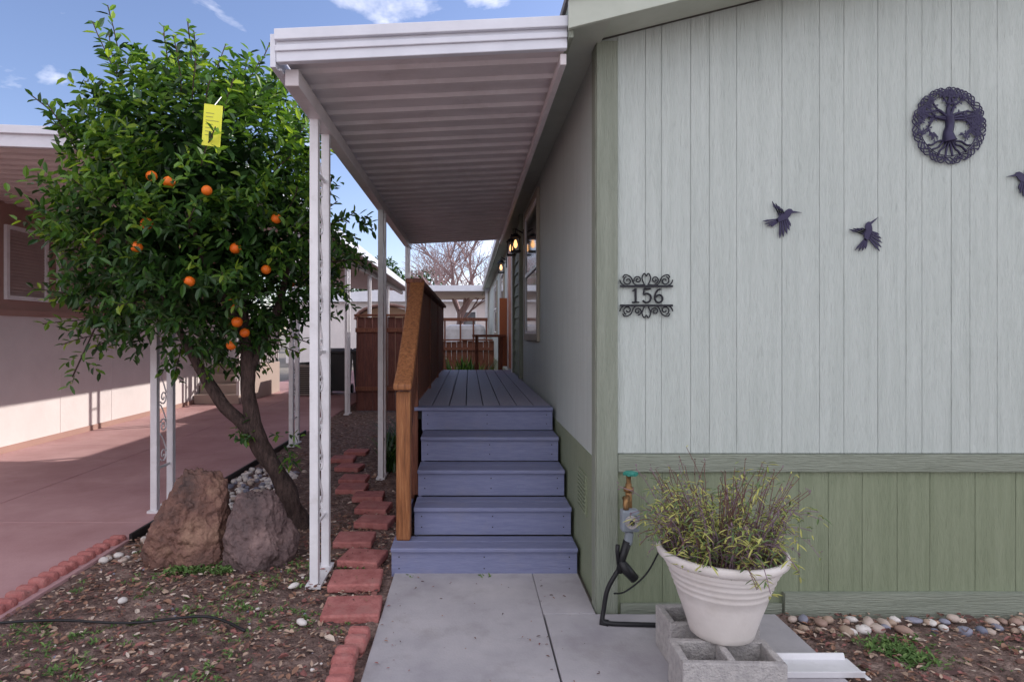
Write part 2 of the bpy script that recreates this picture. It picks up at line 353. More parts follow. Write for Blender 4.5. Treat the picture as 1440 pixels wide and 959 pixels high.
# ------------------------------------------------------------ patio cover
def pans(b,xl,xr,y0,y1,zl,zr,per=.2,mi=0,rib=.022):
    prof=[];y=y0
    while y<y1-1e-6:
        for dy,dz in((0,0),(per*.62,0),(per*.72,-rib),(per*.90,-rib)):
            if y+dy<y1: prof.append((y+dy,dz))
        y+=per
    prof.append((y1,0)); n=len(prof)
    vs=[(xl,a,zl+c) for a,c in prof]+[(xr,a,zr+c) for a,c in prof]+[(xl,a,zl+.05) for a,c in prof]+[(xr,a,zr+.05) for a,c in prof]
    b.add(vs,[(i,i+1,n+i+1,n+i) for i in range(n-1)]+[(2*n+i,3*n+i,3*n+i+1,2*n+i+1) for i in range(n-1)],mi)
PC=empty('patio_cover')
b=B(); pans(b,-.93,.484,3.06,9.25,2.86,2.925,rib=.018); b.build('roof_pans',M_pan,PC)
def slope_fascia(b,xl,xr,y0,y1,zl0,zl1,zr0,zr1):
    b.prism_y([(xl,zl0),(xr,zr0),(xr,zr1),(xl,zl1)],y0,y1)
b=B(); slope_fascia(b,-.955,.484,3.02,3.058,2.825,2.975,2.895,3.04)
slope_fascia(b,-.958,.484,2.995,3.018,2.925,2.98,2.992,3.045)
slope_fascia(b,-.957,.484,3.008,3.019,2.875,2.905,2.943,2.972)
slope_fascia(b,-.955,.484,9.25,9.28,2.83,2.95,2.9,3.01)
b.build('front_fascia',M_fascia,PC,bevel=.004)
b=B(); b.box(-.985,-.957,3.02,9.28,2.80,2.965); b.box(-.957,-.94,3.06,9.25,2.80,2.812); b.build('side_gutter',M_fascia,PC,bevel=.003)
b=B(); b.box(-.935,-.865,3.10,9.2,2.74,2.825); b.build('beam',M_pan,PC,bevel=.004)
b=B(); b.box(.455,.486,3.06,9.25,2.83,2.885); b.build('ledger',M_pan,PC,bevel=.003)
def spiral(c,r0,r1,t0,turns,plane,n=18):
    out=[]
    for i in range(n+1):
        t=i/n; a=t0+turns*2*math.pi*t; r=r0+(r1-r0)*t
        u,v=r*math.cos(a),r*math.sin(a)
        out.append((c[0]+(u if plane=='x' else 0),c[1]+(u if plane=='y' else 0),c[2]+v))
    return out
def scrollpost(name,parent,x,y,z1,gap=.24,z0=0,scroll=True,m=M_white,wd=.052):
    b=B(); h=wd/2
    b.box(x-h,x+h,y-h,y+h,z0,z1); b.box(x-h,x+h,y+gap-h,y+gap+h,z0,z1)
    b.box(x-.045,x+.045,y-.045,y+gap+.045,z0,z0+.02)
    for zz in(z0+.35,(z0+z1)/2,z1-.3):
        b.box(x-.006,x+.006,y+h,y+gap-h,zz-.01,zz+.01)
    if scroll:
        k=0; zz=z0+.45
        while zz<z1-.2:
            ym=y+gap/2
            b.tube(spiral((x,ym,zz),.012,.06,0,1.4*(1 if k%2 else -1),'y'),.006,0,5)
            b.tube([(x,ym+.05,zz+.03),(x,ym,zz+.12),(x,ym-.05,zz+.18)],.006,0,5,smooth=4)
            zz+=.24;k+=1
    b.build(name,m,parent,bevel=0)
scrollpost('post_1',PC,-.91,3.60,2.74,gap=.28,wd=.048)
scrollpost('post_2',PC,-.90,6.22,2.74,gap=.2,scroll=False)
scrollpost('post_3',PC,-.90,8.85,2.74,gap=.2,scroll=False)

# ------------------------------------------------------------ deck + steps
D=empty('deck_with_steps')
fr=[3.72,3.95,4.23,4.52,4.83]; b=B(); t=B()
xl=[-.48,-.36,-.36,-.36,-.38]; xr=.662
for i in range(5):
    z=.18*(i+1); y1=fr[i+1]+.02 if i<4 else fr[i]+.14
    if i<4:
        dpt=y1-fr[i]; 
        b.box(xl[i],xr,fr[i],fr[i]+dpt/2-.003,z-.026,z); b.box(xl[i],xr,fr[i]+dpt/2+.003,y1-.021,z-.026,z)
    else: b.box(xl[i]-.06,xr,fr[i],fr[i]+.14,z-.026,z)
    t.box(xl[i]+.004,xr-.003,fr[i]+.022,fr[i]+.045,z-.18+(.001 if i else .0),z-.0265)
b.build('treads',M_step,D,bevel=.005); t.build('risers',M_step,D)
b=B()
for i in range(5):
    for xx in (xl[i]+.05,(xl[i]+xr)/2,xr-.05):
        for zz in(.05,.12): b.obox((xx,fr[i]+.0212,.18*i+zz),.007,.0015,.007)
b.build('screws',M_dk,D)
b=B()
for i in range(5): b.box(xl[i]+.008,xl[i]+.03,fr[i]+.046,9.7,max(0,.18*i-.02),.18*(i+1)-.027)
b.build('stringer',M_step,D)
b=B(); n=8; X0=-.44; wdt=(xr-X0)/n
for k in range(n): b.box(X0+k*wdt+.0035,X0+(k+1)*wdt-.0035,4.975,9.75,.874,.9)
b.build('deck_boards',M_deck,D,bevel=.003)
b=B(); b.box(-.43,xr-.01,4.9,9.72,.80,.873); b.build('deck_frame',M_dk,D)
b=B(); 
for k in range(10): b.box(-.475,-.445,4.95+k*.48,5.425+k*.48,.05,.86)
b.build('deck_skirt',M_red,D)
Rl=empty('wooden_railing')
b=B()
b.box(-.462,-.372,3.85,3.94,.18,1.12); b.build('newel_post',M_newel,Rl,bevel=.012)
b=B(); b.prism_x([(3.80,1.13),(4.0,1.21),(4.92,1.88),(4.92,1.92),(3.98,1.255),(3.80,1.17)],-.475,-.36); b.build('stair_handrail',M_newel,Rl,bevel=.012)
b=B(); b.box(-.51,-.37,4.88,9.8,1.885,1.925); b.build('cap_rail',M_red,Rl,bevel=.01)
b=B()
for y in(4.87,6.5,8.1,9.66): b.box(-.50,-.41,y,y+.09,.2,1.884)
b.box(-.475,-.44,4.96,9.66,1.80,1.88); b.box(-.475,-.44,4.96,9.66,.97,1.04)
y=4.98
while y<9.66: b.box(-.439,-.421,y,y+.085,.93,1.86); y+=.105
y=3.98
while y<4.84:
    zz=1.21+(y-4.0)*.728; b.prism_x([(y,zz-.80),(y+.07,zz-.75),(y+.07,zz+.04),(y,zz-.01)],-.439,-.421); y+=.105
b.prism_x([(3.94,.42),(4.87,1.08),(4.87,1.15),(3.94,.49)],-.462,-.44)
b.build('pickets',M_red,Rl,bevel=.003)

# ------------------------------------------------------------ wall art
def bird(name,c,flip=1,rot=0):
    P=empty(name); b=B(); cr,sr=math.cos(rot),math.sin(rot)
    def T(p): 
        a,d=p[0]*flip,p[1]; return (c[0]+(a*cr-d*sr)*.00378,c[1]+(a*sr+d*cr)*.00378)
    def poly(pts): b.prism_y([T(p) for p in pts],3.236,3.241)
    poly([(28,8),(15,10.5),(13,13),(9,13.5),(5,11),(1,6),(-5,2),(-9,-2),(-7,-5),(-1,-5),(6,-2),(11,3),(13.5,7.5)])
    def feather(b0,b1,tip,w=1.3):
        bx=((b0[0]+b1[0])/2,(b0[1]+b1[1])/2); d=Vector((tip[0]-bx[0],tip[1]-bx[1])); n=Vector((-d.y,d.x)).normalized()*w
        m=(bx[0]+d.x*.7,bx[1]+d.y*.7)
        poly([b0,(m[0]-n.x,m[1]-n.y),tip,(m[0]+n.x,m[1]+n.y),b1])
    for i,tip in enumerate([(-14,24),(-9,21),(-5,17.5),(-1,14)]): feather((-4+i*2,3+i),(-2.6+i*2,4+i),tip)
    for i,tip in enumerate([(-28,-4),(-25,-8),(-21,-11),(-16,-12)]): feather((-7,-.5-i*1.4),(-5.5,-1.6-i*1.4),tip,1.2)
    for i,tip in enumerate([(-3,-28),(2,-26),(7,-22),(10.5,-17),(12,-11)]): feather((-3+i*2.4,-4.5+i*.9),(-1.4+i*2.4,-4+i*.9),tip,1.5)
    b.build('bird_plate',M_art,P); b=B()
    q=T((0,0)); b.box(q[0]-.005,q[0]+.005,3.241,3.26,q[1]-.005,q[1]+.005); b.build('standoff',M_art,P)
bird('hummingbird_wall_art',(1.656,2.095)); bird('hummingbird_wall_art',(2.11,2.008),1,.75) ; bird('hummingbird_wall_art',(2.95,2.295),-1,.1)
def flat(b,pts,r,smooth=0,mi=0,y=3.238): b.tube([(p[0],y,p[1]) for p in pts],r,mi,6,smooth)
T=empty('tree_of_life_wall_art'); b=B(); cx,cz,rr=2.54,2.586,.190
for ph in(0,math.pi/2*1,math.pi):
    pts=[]
    for i in range(241):
        a=2*math.pi*i/240; r=rr-.012+.017*math.sin(13*a+ph); pts.append((cx+r*math.cos(a),cz+1.04*r*math.sin(a)))
    flat(b,pts,.003)
for rad in(.154,): flat(b,[(cx+rad*math.cos(2*math.pi*i/80),cz+rad*1.04*math.sin(2*math.pi*i/80)) for i in range(81)],.0025)
b.tube([(cx+.0,3.238,cz-.085),(cx-.006,3.238,cz-.04),(cx+.004,3.238,cz+.0),(cx,3.238,cz+.05)],[.036,.024,.020,.024],0,8,5)
random.seed(11)
def br(x,z,a,l,w,dep):
    pts=[(x,z)]; aa=a; cv=U(-.9,.9)
    for i in range(4):
        x+=math.cos(aa)*l/4; z+=math.sin(aa)*l/4; aa+=cv*.3; pts.append((x,z))
        if (x-cx)**2+(z-cz)**2>.155**2: break
    flat(b,pts,w)
    for q in pts[1:]:
      for _ in range(1 if dep>1 else 2):
        la=U(0,6.28); b.add([(q[0],3.236,q[1]),(q[0]+.012*math.cos(la)-.005*math.sin(la),3.234,q[1]+.012*math.sin(la)+.005*math.cos(la)),(q[0]+.022*math.cos(la),3.236,q[1]+.022*math.sin(la)),(q[0]+.012*math.cos(la)+.005*math.sin(la),3.234,q[1]+.012*math.sin(la)-.005*math.cos(la))],[(0,1,2,3)])
    if dep>0:
        for s_ in(-1,1): br(x,z,aa+s_*U(.35,.75),l*.72,w*.68,dep-1)
for a in(.1,.5,.9,1.25,1.57,1.9,2.25,2.65,3.05): br(cx,cz+.03,a,.08,.0075,3)
for a in(-.35,-.7,-1.05,-1.4,-1.75,-2.1,-2.45,-2.8):
    pts=[(cx,cz-.07)]; 
    for i in range(5): pts.append((cx+math.cos(a)*.024*(i+1),cz-.07+math.sin(a)*.018*(i+1)*(1.1)+.006*math.sin(i*2+a*5)))
    flat(b,pts,.0055,2)
b.build('plaque',M_art,T,smooth=True)
b=B()
for i in range(60):
    a=2*math.pi*i/60; r=rr-.012+U(-.014,.014)
    b.leaf(Vector((cx+r*math.cos(a),3.235,cz+r*1.04*math.sin(a))),Vector((-math.sin(a)+U(-.6,.6),0,math.cos(a)+U(-.6,.6))),Vector((0,-1,0)),.024,.012,0,.05)
b.build('ring_leaves',M_art,T)
random.seed(21)
S=empty('house_number_sign'); b=B(); cx,cz=.937,1.687; s=.00378
for dz in(13,-14): b.box(cx-37*s,cx+37*s,3.233,3.239,cz+dz*s-.0055,cz+dz*s+.0055)
def st(pts,r=.0055,sm=4): flat(b,[(cx+a*s,cz+d*s) for a,d in pts],r,sm)
st([(-15,-9),(-15,10)],.0062,0); st([(-15,10),(-19,6)],.0045,0); st([(-20,-9.5),(-10,-9.5)],.0045,0)
st([(6,9.5),(-3,9.5)],.0058,0); st([(-3,9.5),(-4,1.5)],.0045,0); st([(-4,1),(0,3),(5,1),(6.5,-3.5),(4,-8.5),(-1,-9.8),(-5,-7)],.0055)
st([(20,9),(16,7.5),(12.5,2),(12,-4),(14,-8.5),(18,-9.8),(22,-7),(22.5,-3),(20,0.5),(16,0.5),(13,-2)],.0055)
def sp(c,r0,r1,t0,tu,w=.0036):
    flat(b,[(cx+(c[0]+(r0+(r1-r0)*i/16)*math.cos(t0+tu*6.283*i/16))*s,cz+(c[1]+(r0+(r1-r0)*i/16)*math.sin(t0+tu*6.283*i/16))*s) for i in range(17)],w)
for m in(1,-1):
    for v in(1,-1):
        o=.5 if v>0 else -.5
        sp((m*26,v*20+o),1.5,6.5,0 if m>0 else math.pi,m*v*1.2)
        sp((m*12,v*22),1.2,5.5,1,-m*v*1.4)
        st([(m*2,v*14),(m*6,v*24),(m*3,v*31),(m*0,v*27)],.0036)
        st([(m*4,v*15),(m*16,v*15.5),(m*22,v*26),(m*30,v*29),(m*33,v*25)],.0036)
        st([(m*30,v*14),(m*35,v*17),(m*37,v*22)],.0036)
b.build('sign_plate',M_artb,S,smooth=False)

# ------------------------------------------------------------ faucet
F=empty('garden_faucet'); 
b=B(); b.tube([(.818,3.22,.62),(.818,3.13,.62)],.014,0,12); b.tube([(.815,3.13,.72),(.815,3.13,.50)],[.016,.02],0,12)
b.tube([(.815,3.13,.655),(.79,3.09,.64),(.79,3.08,.60)],.014,0,10,3); b.lathe([(0,.06),(.012,.06),(.012,.0),(.026,0),(.026,-.02),(0,-.02)],(.815,3.13,.70),0,16)
b.build('valve',M_brass,F,smooth=True)
b=B(); b.lathe([(0,.012),(.03,.01),(.034,0),(.03,-.008),(0,-.01)],(.825,3.13,.77),0,6)
for k in range(6): b.obox((.825+.03*math.cos(k*1.047),3.13+.03*math.sin(k*1.047),.77),.014,.014,.014,k*1.047)
b.build('handle',M_teal,F)
b=B()
b.box(.765,.855,3.06,3.12,.49,.60); b.tube([(.81,3.09,.49),(.80,3.09,.42)],.022,0,12); b.build('timer',M_grey,F,bevel=.02)
b=B(); b.tube([(.81,3.058,.545),(.81,3.045,.545)],.032,0,20); b.build('dial',M_blk,F)
b=B(); b.tube([(.81,3.044,.545),(.81,3.036,.545)],.012,0,12); b.tube([(.80,3.09,.44),(.775,3.09,.36),(.755,3.09,.28)],[.022,.02,.016],0,10)
b.tube([(.765,3.09,.34),(.79,3.085,.30),(.835,3.08,.25)],[.018,.028,.024],0,10); b.tube([(.755,3.09,.32),(.748,3.09,.39),(.75,3.09,.42)],.011)
b.tube([(.757,3.09,.30),(.70,3.09,.20),(.68,3.09,.10),(.672,3.08,.045),(.70,3.07,.034),(.80,3.06,.034),(.97,3.05,.034)],.0115,0,10,5)
b.tube([(.66,3.09,.03),(.70,3.075,.03)],.018,0,10)
b.tube([(.735,3.1,.17),(.82,3.2,.14),(.93,3.22,.22),(1.0,3.2,.36),(1.0,3.1,.44),(.97,3.0,.50)],.0045,0,6,6)
b.build('drip_line',M_black,F,smooth=True)

# ------------------------------------------------------------ blocks + pot
def cinder(name,x,y,L=.40,Wd=.20,Hh=.19,ang=0):
    b=B(); t=.03; h=Hh; w=[(-L/2,-L/2+t),(-t/2,t/2),(L/2-t,L/2)]
    b.box(-L/2,L/2,-Wd/2,-Wd/2+t,0,h); b.box(-L/2,L/2,Wd/2-t,Wd/2,0,h)
    for a,c in w: b.box(a,c,-Wd/2+t,Wd/2-t,0,h)
    b.add([(-L/2+t,-Wd/2+t,.02),(L/2-t,-Wd/2+t,.02),(L/2-t,Wd/2-t,.02),(-L/2+t,Wd/2-t,.02)],[(0,1,2,3)])
    o=b.build(name,M_blk,bevel=.005); o.location=(x,y,.023); o.rotation_euler[2]=ang
cinder('concrete_block',1.03,2.46,ang=-.03); cinder('concrete_block',1.08,2.79,ang=.03)
P=empty('planter_pot'); pc=(1.075,2.61,.214); b=B()
prof=[(0,.0),(.120,0),(.130,.008),(.136,.03),(.158,.10),(.178,.155),(.190,.195),(.194,.198),(.193,.204),(.199,.222),(.204,.225),(.203,.231),(.209,.249),(.214,.252),(.213,.258),(.219,.276),(.225,.279),(.224,.285),(.236,.318),(.250,.322),(.262,.330),(.266,.344),(.262,.358),(.250,.362),(.244,.354),(.236,.30)]
b.lathe(prof,pc,0,72); b.build('pot',M_pot,P,smooth=True)
b=B(); b.lathe([(.240,.315),(.12,.325),(0,.33)],pc,0,36); b.build('potting_soil',M_soil,P)
random.seed(5)
b=B()
for i in range(250):
    a=U(0,6.28); r=.21*math.sqrt(R()); x0=pc[0]+r*math.cos(a); y0=pc[1]+r*math.sin(a); z0=pc[2]+.31
    ht=U(.10,.33); lean=(r/.21)*U(.05,.34); d=Vector((math.cos(a)*lean,math.sin(a)*lean,1))
    pts=[Vector((x0,y0,z0))]; q=pts[0].copy(); dd=d.copy()
    droop=U(0,.42)*(r/.21)
    for k in range(6):
        q=q+dd.normalized()*ht/5; pts.append(q.copy()); dd+=Vector((math.cos(a)*.08+U(-.12,.12),math.sin(a)*.08+U(-.12,.12),-droop))
    b.tube(pts,[.0022]*4+[.0016]*3,random.choice([3,4,4]),4)
    typ=R()
    if typ<.6:
        for k in range(1 if r>.12 else 2,7):
            for s_ in range(3 if k<6 else 4):
                la=U(0,6.28); ld=Vector((math.cos(la),math.sin(la),U(-1.0,.4)))
                b.leaf(pts[k]+Vector((0,0,U(-.02,.02))),ld,Vector((0,0,1)),U(.025,.055),U(.006,.011),random.choice([0,1,1,2] if k>2 else [2,0,2,1]))
    else:
        for k in(2,3,4,5,6):
            for s_ in range(4): b.leaf(pts[k]+Vector((0,0,U(-.02,.02))),Vector((U(-1,1),U(-1,1),.9)),Vector((0,0,1)),U(.010,.02),.006,random.choice([4,4,0]))
for i in range(40):
    a=U(0,6.28); q=Vector((pc[0]+.12*math.cos(a),pc[1]+.12*math.sin(a),pc[2]+.33)); pts=[q.copy()]; dd=Vector((math.cos(a)*U(.1,.6),math.sin(a)*.3,1)).normalized()
    for k in range(6): q=q+dd*U(.05,.082); dd+=Vector((U(-.15,.15),U(-.15,.15),-.03)); pts.append(q.copy())
    b.tube(pts,.0015,3,4)
    for k in(4,5,6): b.leaf(pts[k],Vector((U(-1,1),U(-1,1),.5)),Vector((0,0,1)),.02,.006,random.choice([1,3,4]))
b.build('plant',M_pl,P)
# white vinyl downspout extension lying on the path
b=B(); b.prism_x([(2.60,.024),(2.74,.024),(2.75,.055),(2.742,.055),(2.732,.032),(2.608,.032),(2.598,.055),(2.59,.055)],1.33,1.68); b.prism_x([(2.585,.02205),(2.755,.02205),(2.755,.027),(2.585,.027)],1.681,1.70)
o=b.build('downspout_extension',M_white,bevel=.002); o.rotation_euler[2]=0
# ------------------------------------------------------------ orange tree
random.seed(33)
OT=empty('orange_tree')
b=B()
b.tube([(-1.31,4.72,-.03),(-1.36,4.7,.12),(-1.46,4.7,.38),(-1.62,4.68,.68),(-1.69,4.68,.98),(-1.70,4.7,1.3),(-1.78,4.7,1.8),(-1.95,4.7,2.5),(-2.0,4.72,3.0)],[.12,.082,.068,.066,.058,.048,.04,.028,.012],0,12,5,.4)
b.tube([(-1.60,4.68,.66),(-1.76,4.64,.84),(-1.93,4.6,1.05),(-2.15,4.55,1.5),(-2.4,4.5,2.1)],[.05,.046,.042,.03,.012],0,10,4,.4)
b.tube([(-1.70,4.69,1.15),(-1.62,4.75,1.4),(-1.5,4.8,1.7),(-1.4,4.85,2.2)],[.04,.036,.03,.014],0,10,4,.3)
b.tube([(-1.75,4.7,1.5),(-1.85,4.4,1.9),(-1.9,4.1,2.3)],[.03,.025,.01],0,8,4,.3)
C=Vector((-2.06,4.7,2.34))
def crownR(n):
    top=max(0,n.z)
    lump=1+.20*noise.noise(n*2.3+Vector((4,1,7)))+.18*noise.noise(n*5+Vector((1,9,2)))
    sq=(abs(n.x)**2.5+abs(n.z)**2.5+abs(n.y)**2.5)**(-1/2.5)
    return Vector((n.x*.98*(1-.10*top),n.y*.90,n.z*(1.16 if n.z>0 else 1.03)))*lump*sq
lf=B(); M_crown=M_l
def shoot(p,d,ln,nl,shade,big=1):
    up=Vector((0,0,1)); q=p.copy(); dd=d.normalized(); pts=[q.copy()]
    for k in range(4): q=q+dd*ln/4; dd=(dd+Vector((U(-.15,.15),U(-.15,.15),U(-.12,.12)))).normalized(); pts.append(q.copy())
    for k in range(nl):
        t=(k+.5)/nl*4; i=min(3,int(t)); pp=pts[i].lerp(pts[i+1],t-i); ax=(pts[i+1]-pts[i]).normalized()
        a=k*2.4+U(-.4,.4); o1=ax.orthogonal().normalized(); o2=ax.cross(o1)
        ld=(o1*math.cos(a)+o2*math.sin(a))*U(.7,1.1)+ax*U(.3,.9)+Vector((0,0,-.15))
        r=R(); tip=k/nl
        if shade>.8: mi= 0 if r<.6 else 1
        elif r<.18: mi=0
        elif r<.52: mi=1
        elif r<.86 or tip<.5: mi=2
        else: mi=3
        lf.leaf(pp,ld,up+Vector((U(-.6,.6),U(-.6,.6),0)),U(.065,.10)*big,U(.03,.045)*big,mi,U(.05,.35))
    return pts
for i in range(1400):
    while True:
        n=Vector((random.gauss(0,1),random.gauss(0,1),random.gauss(0,1))).normalized()
        if noise.noise(n*4+Vector((3,3,3)))>-.25: break
    rad=U(.80,1.0) if i%4 else U(.5,.8)
    p_=C+crownR(n)*rad*.90
    d=n*1.0+Vector((0,0,.6))+Vector((U(-.5,.5),U(-.5,.5),U(-.4,.4)))
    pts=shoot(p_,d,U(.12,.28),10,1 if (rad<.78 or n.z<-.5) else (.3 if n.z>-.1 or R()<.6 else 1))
for i in range(95):
    n=Vector((random.gauss(0,1),random.gauss(0,.8),random.gauss(.25,1))).normalized(); p_=C+crownR(n)*.88
    pts=shoot(p_,n+Vector((U(-.3,.3),U(-.3,.3),.6)),U(.25,.36),12,.3,.95); b.tube(pts,.004,0,4)
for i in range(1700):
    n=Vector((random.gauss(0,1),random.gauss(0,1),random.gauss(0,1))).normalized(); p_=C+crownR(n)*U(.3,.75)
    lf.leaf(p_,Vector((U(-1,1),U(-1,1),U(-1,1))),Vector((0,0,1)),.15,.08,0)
for (p0,d0,n) in(((-1.2,4.75,2.35),(1,0,-.1),10),((-1.15,4.75,2.15),(1,0,-.3),8),((-1.25,4.8,1.95),(.8,0,-.4),8)):
    q=Vector(p0); 
    for k in range(n):
        shoot(q+Vector((U(-.08,.08),U(-.1,.1),U(-.08,.08))),Vector(d0)+Vector((U(-.6,.6),U(-.6,.6),U(-.9,.3))),.16,8,1,.9)
        q+=Vector(d0).normalized()*.035
for k in range(7): shoot(Vector((-1.70+U(-.08,.08),4.62+U(-.06,.06),U(.6,.9))),Vector((U(-1,1),U(-1,1),U(-.9,.2))),.15,8,.3,.8)
for k in range(6): shoot(Vector((-1.42+U(-.08,.08),4.65,U(.5,.75))),Vector((U(-.5,1),U(-1,1),U(-.9,.5))),.13,7,.3,.8)
q=Vector((-2.65,4.5,1.75)); tw=[q.copy()]
for k in range(9):
    shoot(q+Vector((U(-.05,.05),U(-.05,.05),0)),Vector((U(-1,.5),U(-1,1),-.7)),.17,9,.3,.9); q+=Vector((-.03,0,-.065)); tw.append(q.copy())
b.tube(tw,.006,0,5)
lf.build('foliage',M_crown,OT); b.build('trunk',M_bark,OT,smooth=True)
ob=B()
def orange(x,z,y,r=.037):
    r*=U(.88,1.06)
    prof=[(max(0,r*math.sin(math.pi*i/10)),-r*.95*math.cos(math.pi*i/10)) for i in range(11)]
    ob.lathe(prof,(x,y,z),0,16)
def surf_y(x,z):
    y=3.4
    while y<4.7:
        v=Vector((x,y,z))-C; n=v.normalized()
        if v.length<crownR(n).length*.93: return y
        y+=.02
    return 4.6
for x,z in [(-1.915,2.45),(-1.80,1.82),(-1.625,1.69),(-1.63,1.565),(-1.62,1.49),(-1.71,1.40),(-1.42,1.93),(-2.14,2.04),(-1.68,2.40),(-1.32,2.27),(-2.10,2.2),(-1.58,2.06),(-2.05,2.50)]:
    orange(x,z,surf_y(x,z)+U(-.02,.05))
for _ in range(10):
    a=U(.3,2.8); orange(C.x+math.cos(a)*.8,U(1.7,2.9),C.y+math.sin(a)*.75)
ob.build('oranges',M_or,OT,smooth=True)
tg=empty('yellow_tag'); b=B(); b.box(-.055,.055,0,.003,-.125,.125); o=b.build('tag_sheet',M_yel,tg)
b=B()
for k in range(7): b.box(-.04,U(.0,.04),-.001,-.0002,.07-k*.022,.074-k*.022)
b.build('tag_print',M_ink,tg); b=B(); b.tube([(0,.01,.12),(.01,.1,.2)],.003); b.build('tag_string',M_white,tg)
tg.location=(-1.59,3.78,2.77); tg.rotation_euler=(.1,.10,.1)

b=B()
for (cx_,cy_) in((-.85,6.6),(-.75,7.1),(-.95,7.4),(-.8,8.0)):
    for i in range(55):
        a=U(0,6.28); l=U(.35,.62); p0=Vector((cx_+U(-.08,.08),cy_+U(-.1,.1),0)); dd=Vector((math.cos(a)*.3,math.sin(a)*.3,1)); sd=Vector((-math.sin(a),math.cos(a),0)); vs=[]
        for k in range(6):
            w_=.014*(1-k/5.3); vs+= [p0+sd*w_,p0-sd*w_]; p0=p0+dd.normalized()*l/5; dd+=Vector((math.cos(a)*.22,math.sin(a)*.22,-.12))
        b.add(vs,[(2*k,2*k+1,2*k+3,2*k+2) for k in range(5)],random.choice([0,0,1]))
b.build('iris_plants',M_l)

# ------------------------------------------------------------ neighbor
NH=empty('neighbor_house')
WX=-5.7
b=B(); b.box(WX-6,WX,1,15,0,1.74); b.build('lower_wall',M_nwall,NH)
b=B(); b.box(WX-6,WX-.012,1,15,1.741,3.4); b.build('upper_wall',M_nup,NH)
b=B(); b.box(WX,WX+.02,1,15,1.70,1.78); b.box(WX,WX+.012,1,15,.0,.10); b.build('wall_trim',M_nup,NH)
b=B()
y=1.2
while y<15: b.box(WX,WX+.004,y,y+.012,.1,1.7); y+=1.22
b.build('panel_battens',M_nwall,NH)
for y0,y1 in((5.2,6.4),(7.5,8.25),(8.45,9.4),(11,12)):
    b=B(); z0,z1=1.9,2.82; t=.05
    b.box(WX-.01,WX+.03,y0,y0+t,z0,z1);b.box(WX-.01,WX+.03,y1-t,y1,z0,z1);b.box(WX-.01,WX+.03,y0+t,y1-t,z1-t,z1);b.box(WX-.01,WX+.03,y0+t,y1-t,z0,z0+t)
    b.build('window_frame',M_white,NH)
    b=B(); 
    for k in range(20): b.box(WX-.01,WX+.004,y0+t,y1-t,z0+t+k*.041,z0+t+k*.041+.036)
    b.build('window_blinds',M_blind,NH)
b=B(); b.box(WX-6.3,WX+.1,.5,15.5,3.42,3.55); b.build('roof',M_roof,NH)
NS=empty('neighbor_porch_steps'); b=B()
for k in range(4): b.box(WX+.021,WX+.95,12.6+k*.28,12.6+(k+1)*.28+(1.6 if k==3 else 0),.02,.02+.19*(k+1))
b.build('steps',mat('step_tan',(.42,.33,.29)),NS,bevel=.01)
b=B()
for k in range(5): b.box(WX+.9,WX+.96,12.6+k*.28,12.66+k*.28,.2+.19*k,1.15+.16*k)
b.prism_x([(12.5,1.1),(13.8,1.80),(13.8,1.9),(12.5,1.2)],WX+.88,WX+.98); b.prism_x([(12.5,.5),(13.8,1.20),(13.8,1.25),(12.5,.55)],WX+.9,WX+.96); 
for k in range(18): b.box(WX+.91,WX+.94,13.0+k*.13,13.03+k*.13,.8,1.85)
b.box(WX+.88,WX+.98,13.8,15.4,1.8,1.9)
b.build('porch_railing',M_nwall,NS)
NC=empty('neighbor_carport')
b=B(); pans(b,-5.69,-2.02,4.95,21,3.10,2.93,.2); b.build('roof_pans',M_nroof,NC)
b=B(); b.prism_y([(-7.5,3.12),(-1.98,2.92),(-1.98,3.07),(-7.5,3.29)],4.90,4.945); b.prism_y([(-7.5,3.22),(-1.97,3.02),(-1.97,3.08),(-7.5,3.30)],4.87,4.898)
b.prism_y([(-7.5,3.16),(-5.7,3.15),(-5.7,3.2),(-7.5,3.2)],4.946,9)
b.box(-2.015,-1.96,4.946,21,2.90,3.05)
b.build('fascia',M_fascia,NC,bevel=.004)
b=B(); b.prism_x([(4.96,2.80),(20.9,2.80),(20.9,2.9),(4.96,2.9)],-2.34,-2.27); b.build('beam',M_nroof,NC)
b=B(); b.box(-2.66,-2.345,4.98,5.06,2.78,2.88); b.build('outrigger',M_nroof,NC)
for i,(x,y) in enumerate(((-2.58,5.02),(-2.3,7.9),(-2.2+.0,10.95),(-2.3,14.0),(-2.3,17.2))): scrollpost('post_%d'%i,NC,x,y,2.80,gap=.27 if i<2 else .2,scroll=i<2,z0=.02)
def ac(x,y):
    A=empty('air_conditioner_unit'); b=B(); b.box(x-.4,x+.4,y-.4,y+.4,.03,.75); b.build('case',M_ac,A,bevel=.02)
    b=B(); 
    for k in range(14): b.box(x-.37,x+.37,y-.412,y-.401,.09+k*.044,.11+k*.044)
    b.lathe([(.30,0),(.30,.03),(.26,.03),(.26,0)],(x,y,.752),0,24); b.build('grille',M_dk,A)
ac(-3.75,14.6)
for x in(-3.15,-2.95+.45):
    A=empty('trash_bin'); b=B(); y=14.8
    v=[(x-.22,y-.24,.1),(x+.22,y-.24,.1),(x+.22,y+.24,.1),(x-.22,y+.24,.1),(x-.28,y-.31,1.0),(x+.28,y-.31,1.0),(x+.28,y+.31,1.0),(x-.28,y+.31,1.0)]
    b.add(v,[(0,3,2,1),(4,5,6,7),(0,1,5,4),(1,2,6,5),(2,3,7,6),(3,0,4,7)]); b.prism_x([(y-.34,1.002),(y+.33,1.002),(y+.33,1.06),(y,1.12),(y-.34,1.06)],x-.3,x+.3)
    for s_ in(-1,1): b.tube([(x+s_*.24,y+.25,.12),(x+s_*.29,y+.25,.12)],.12,0,14)
    b.build('bin_body',M_bin,A,bevel=.015)
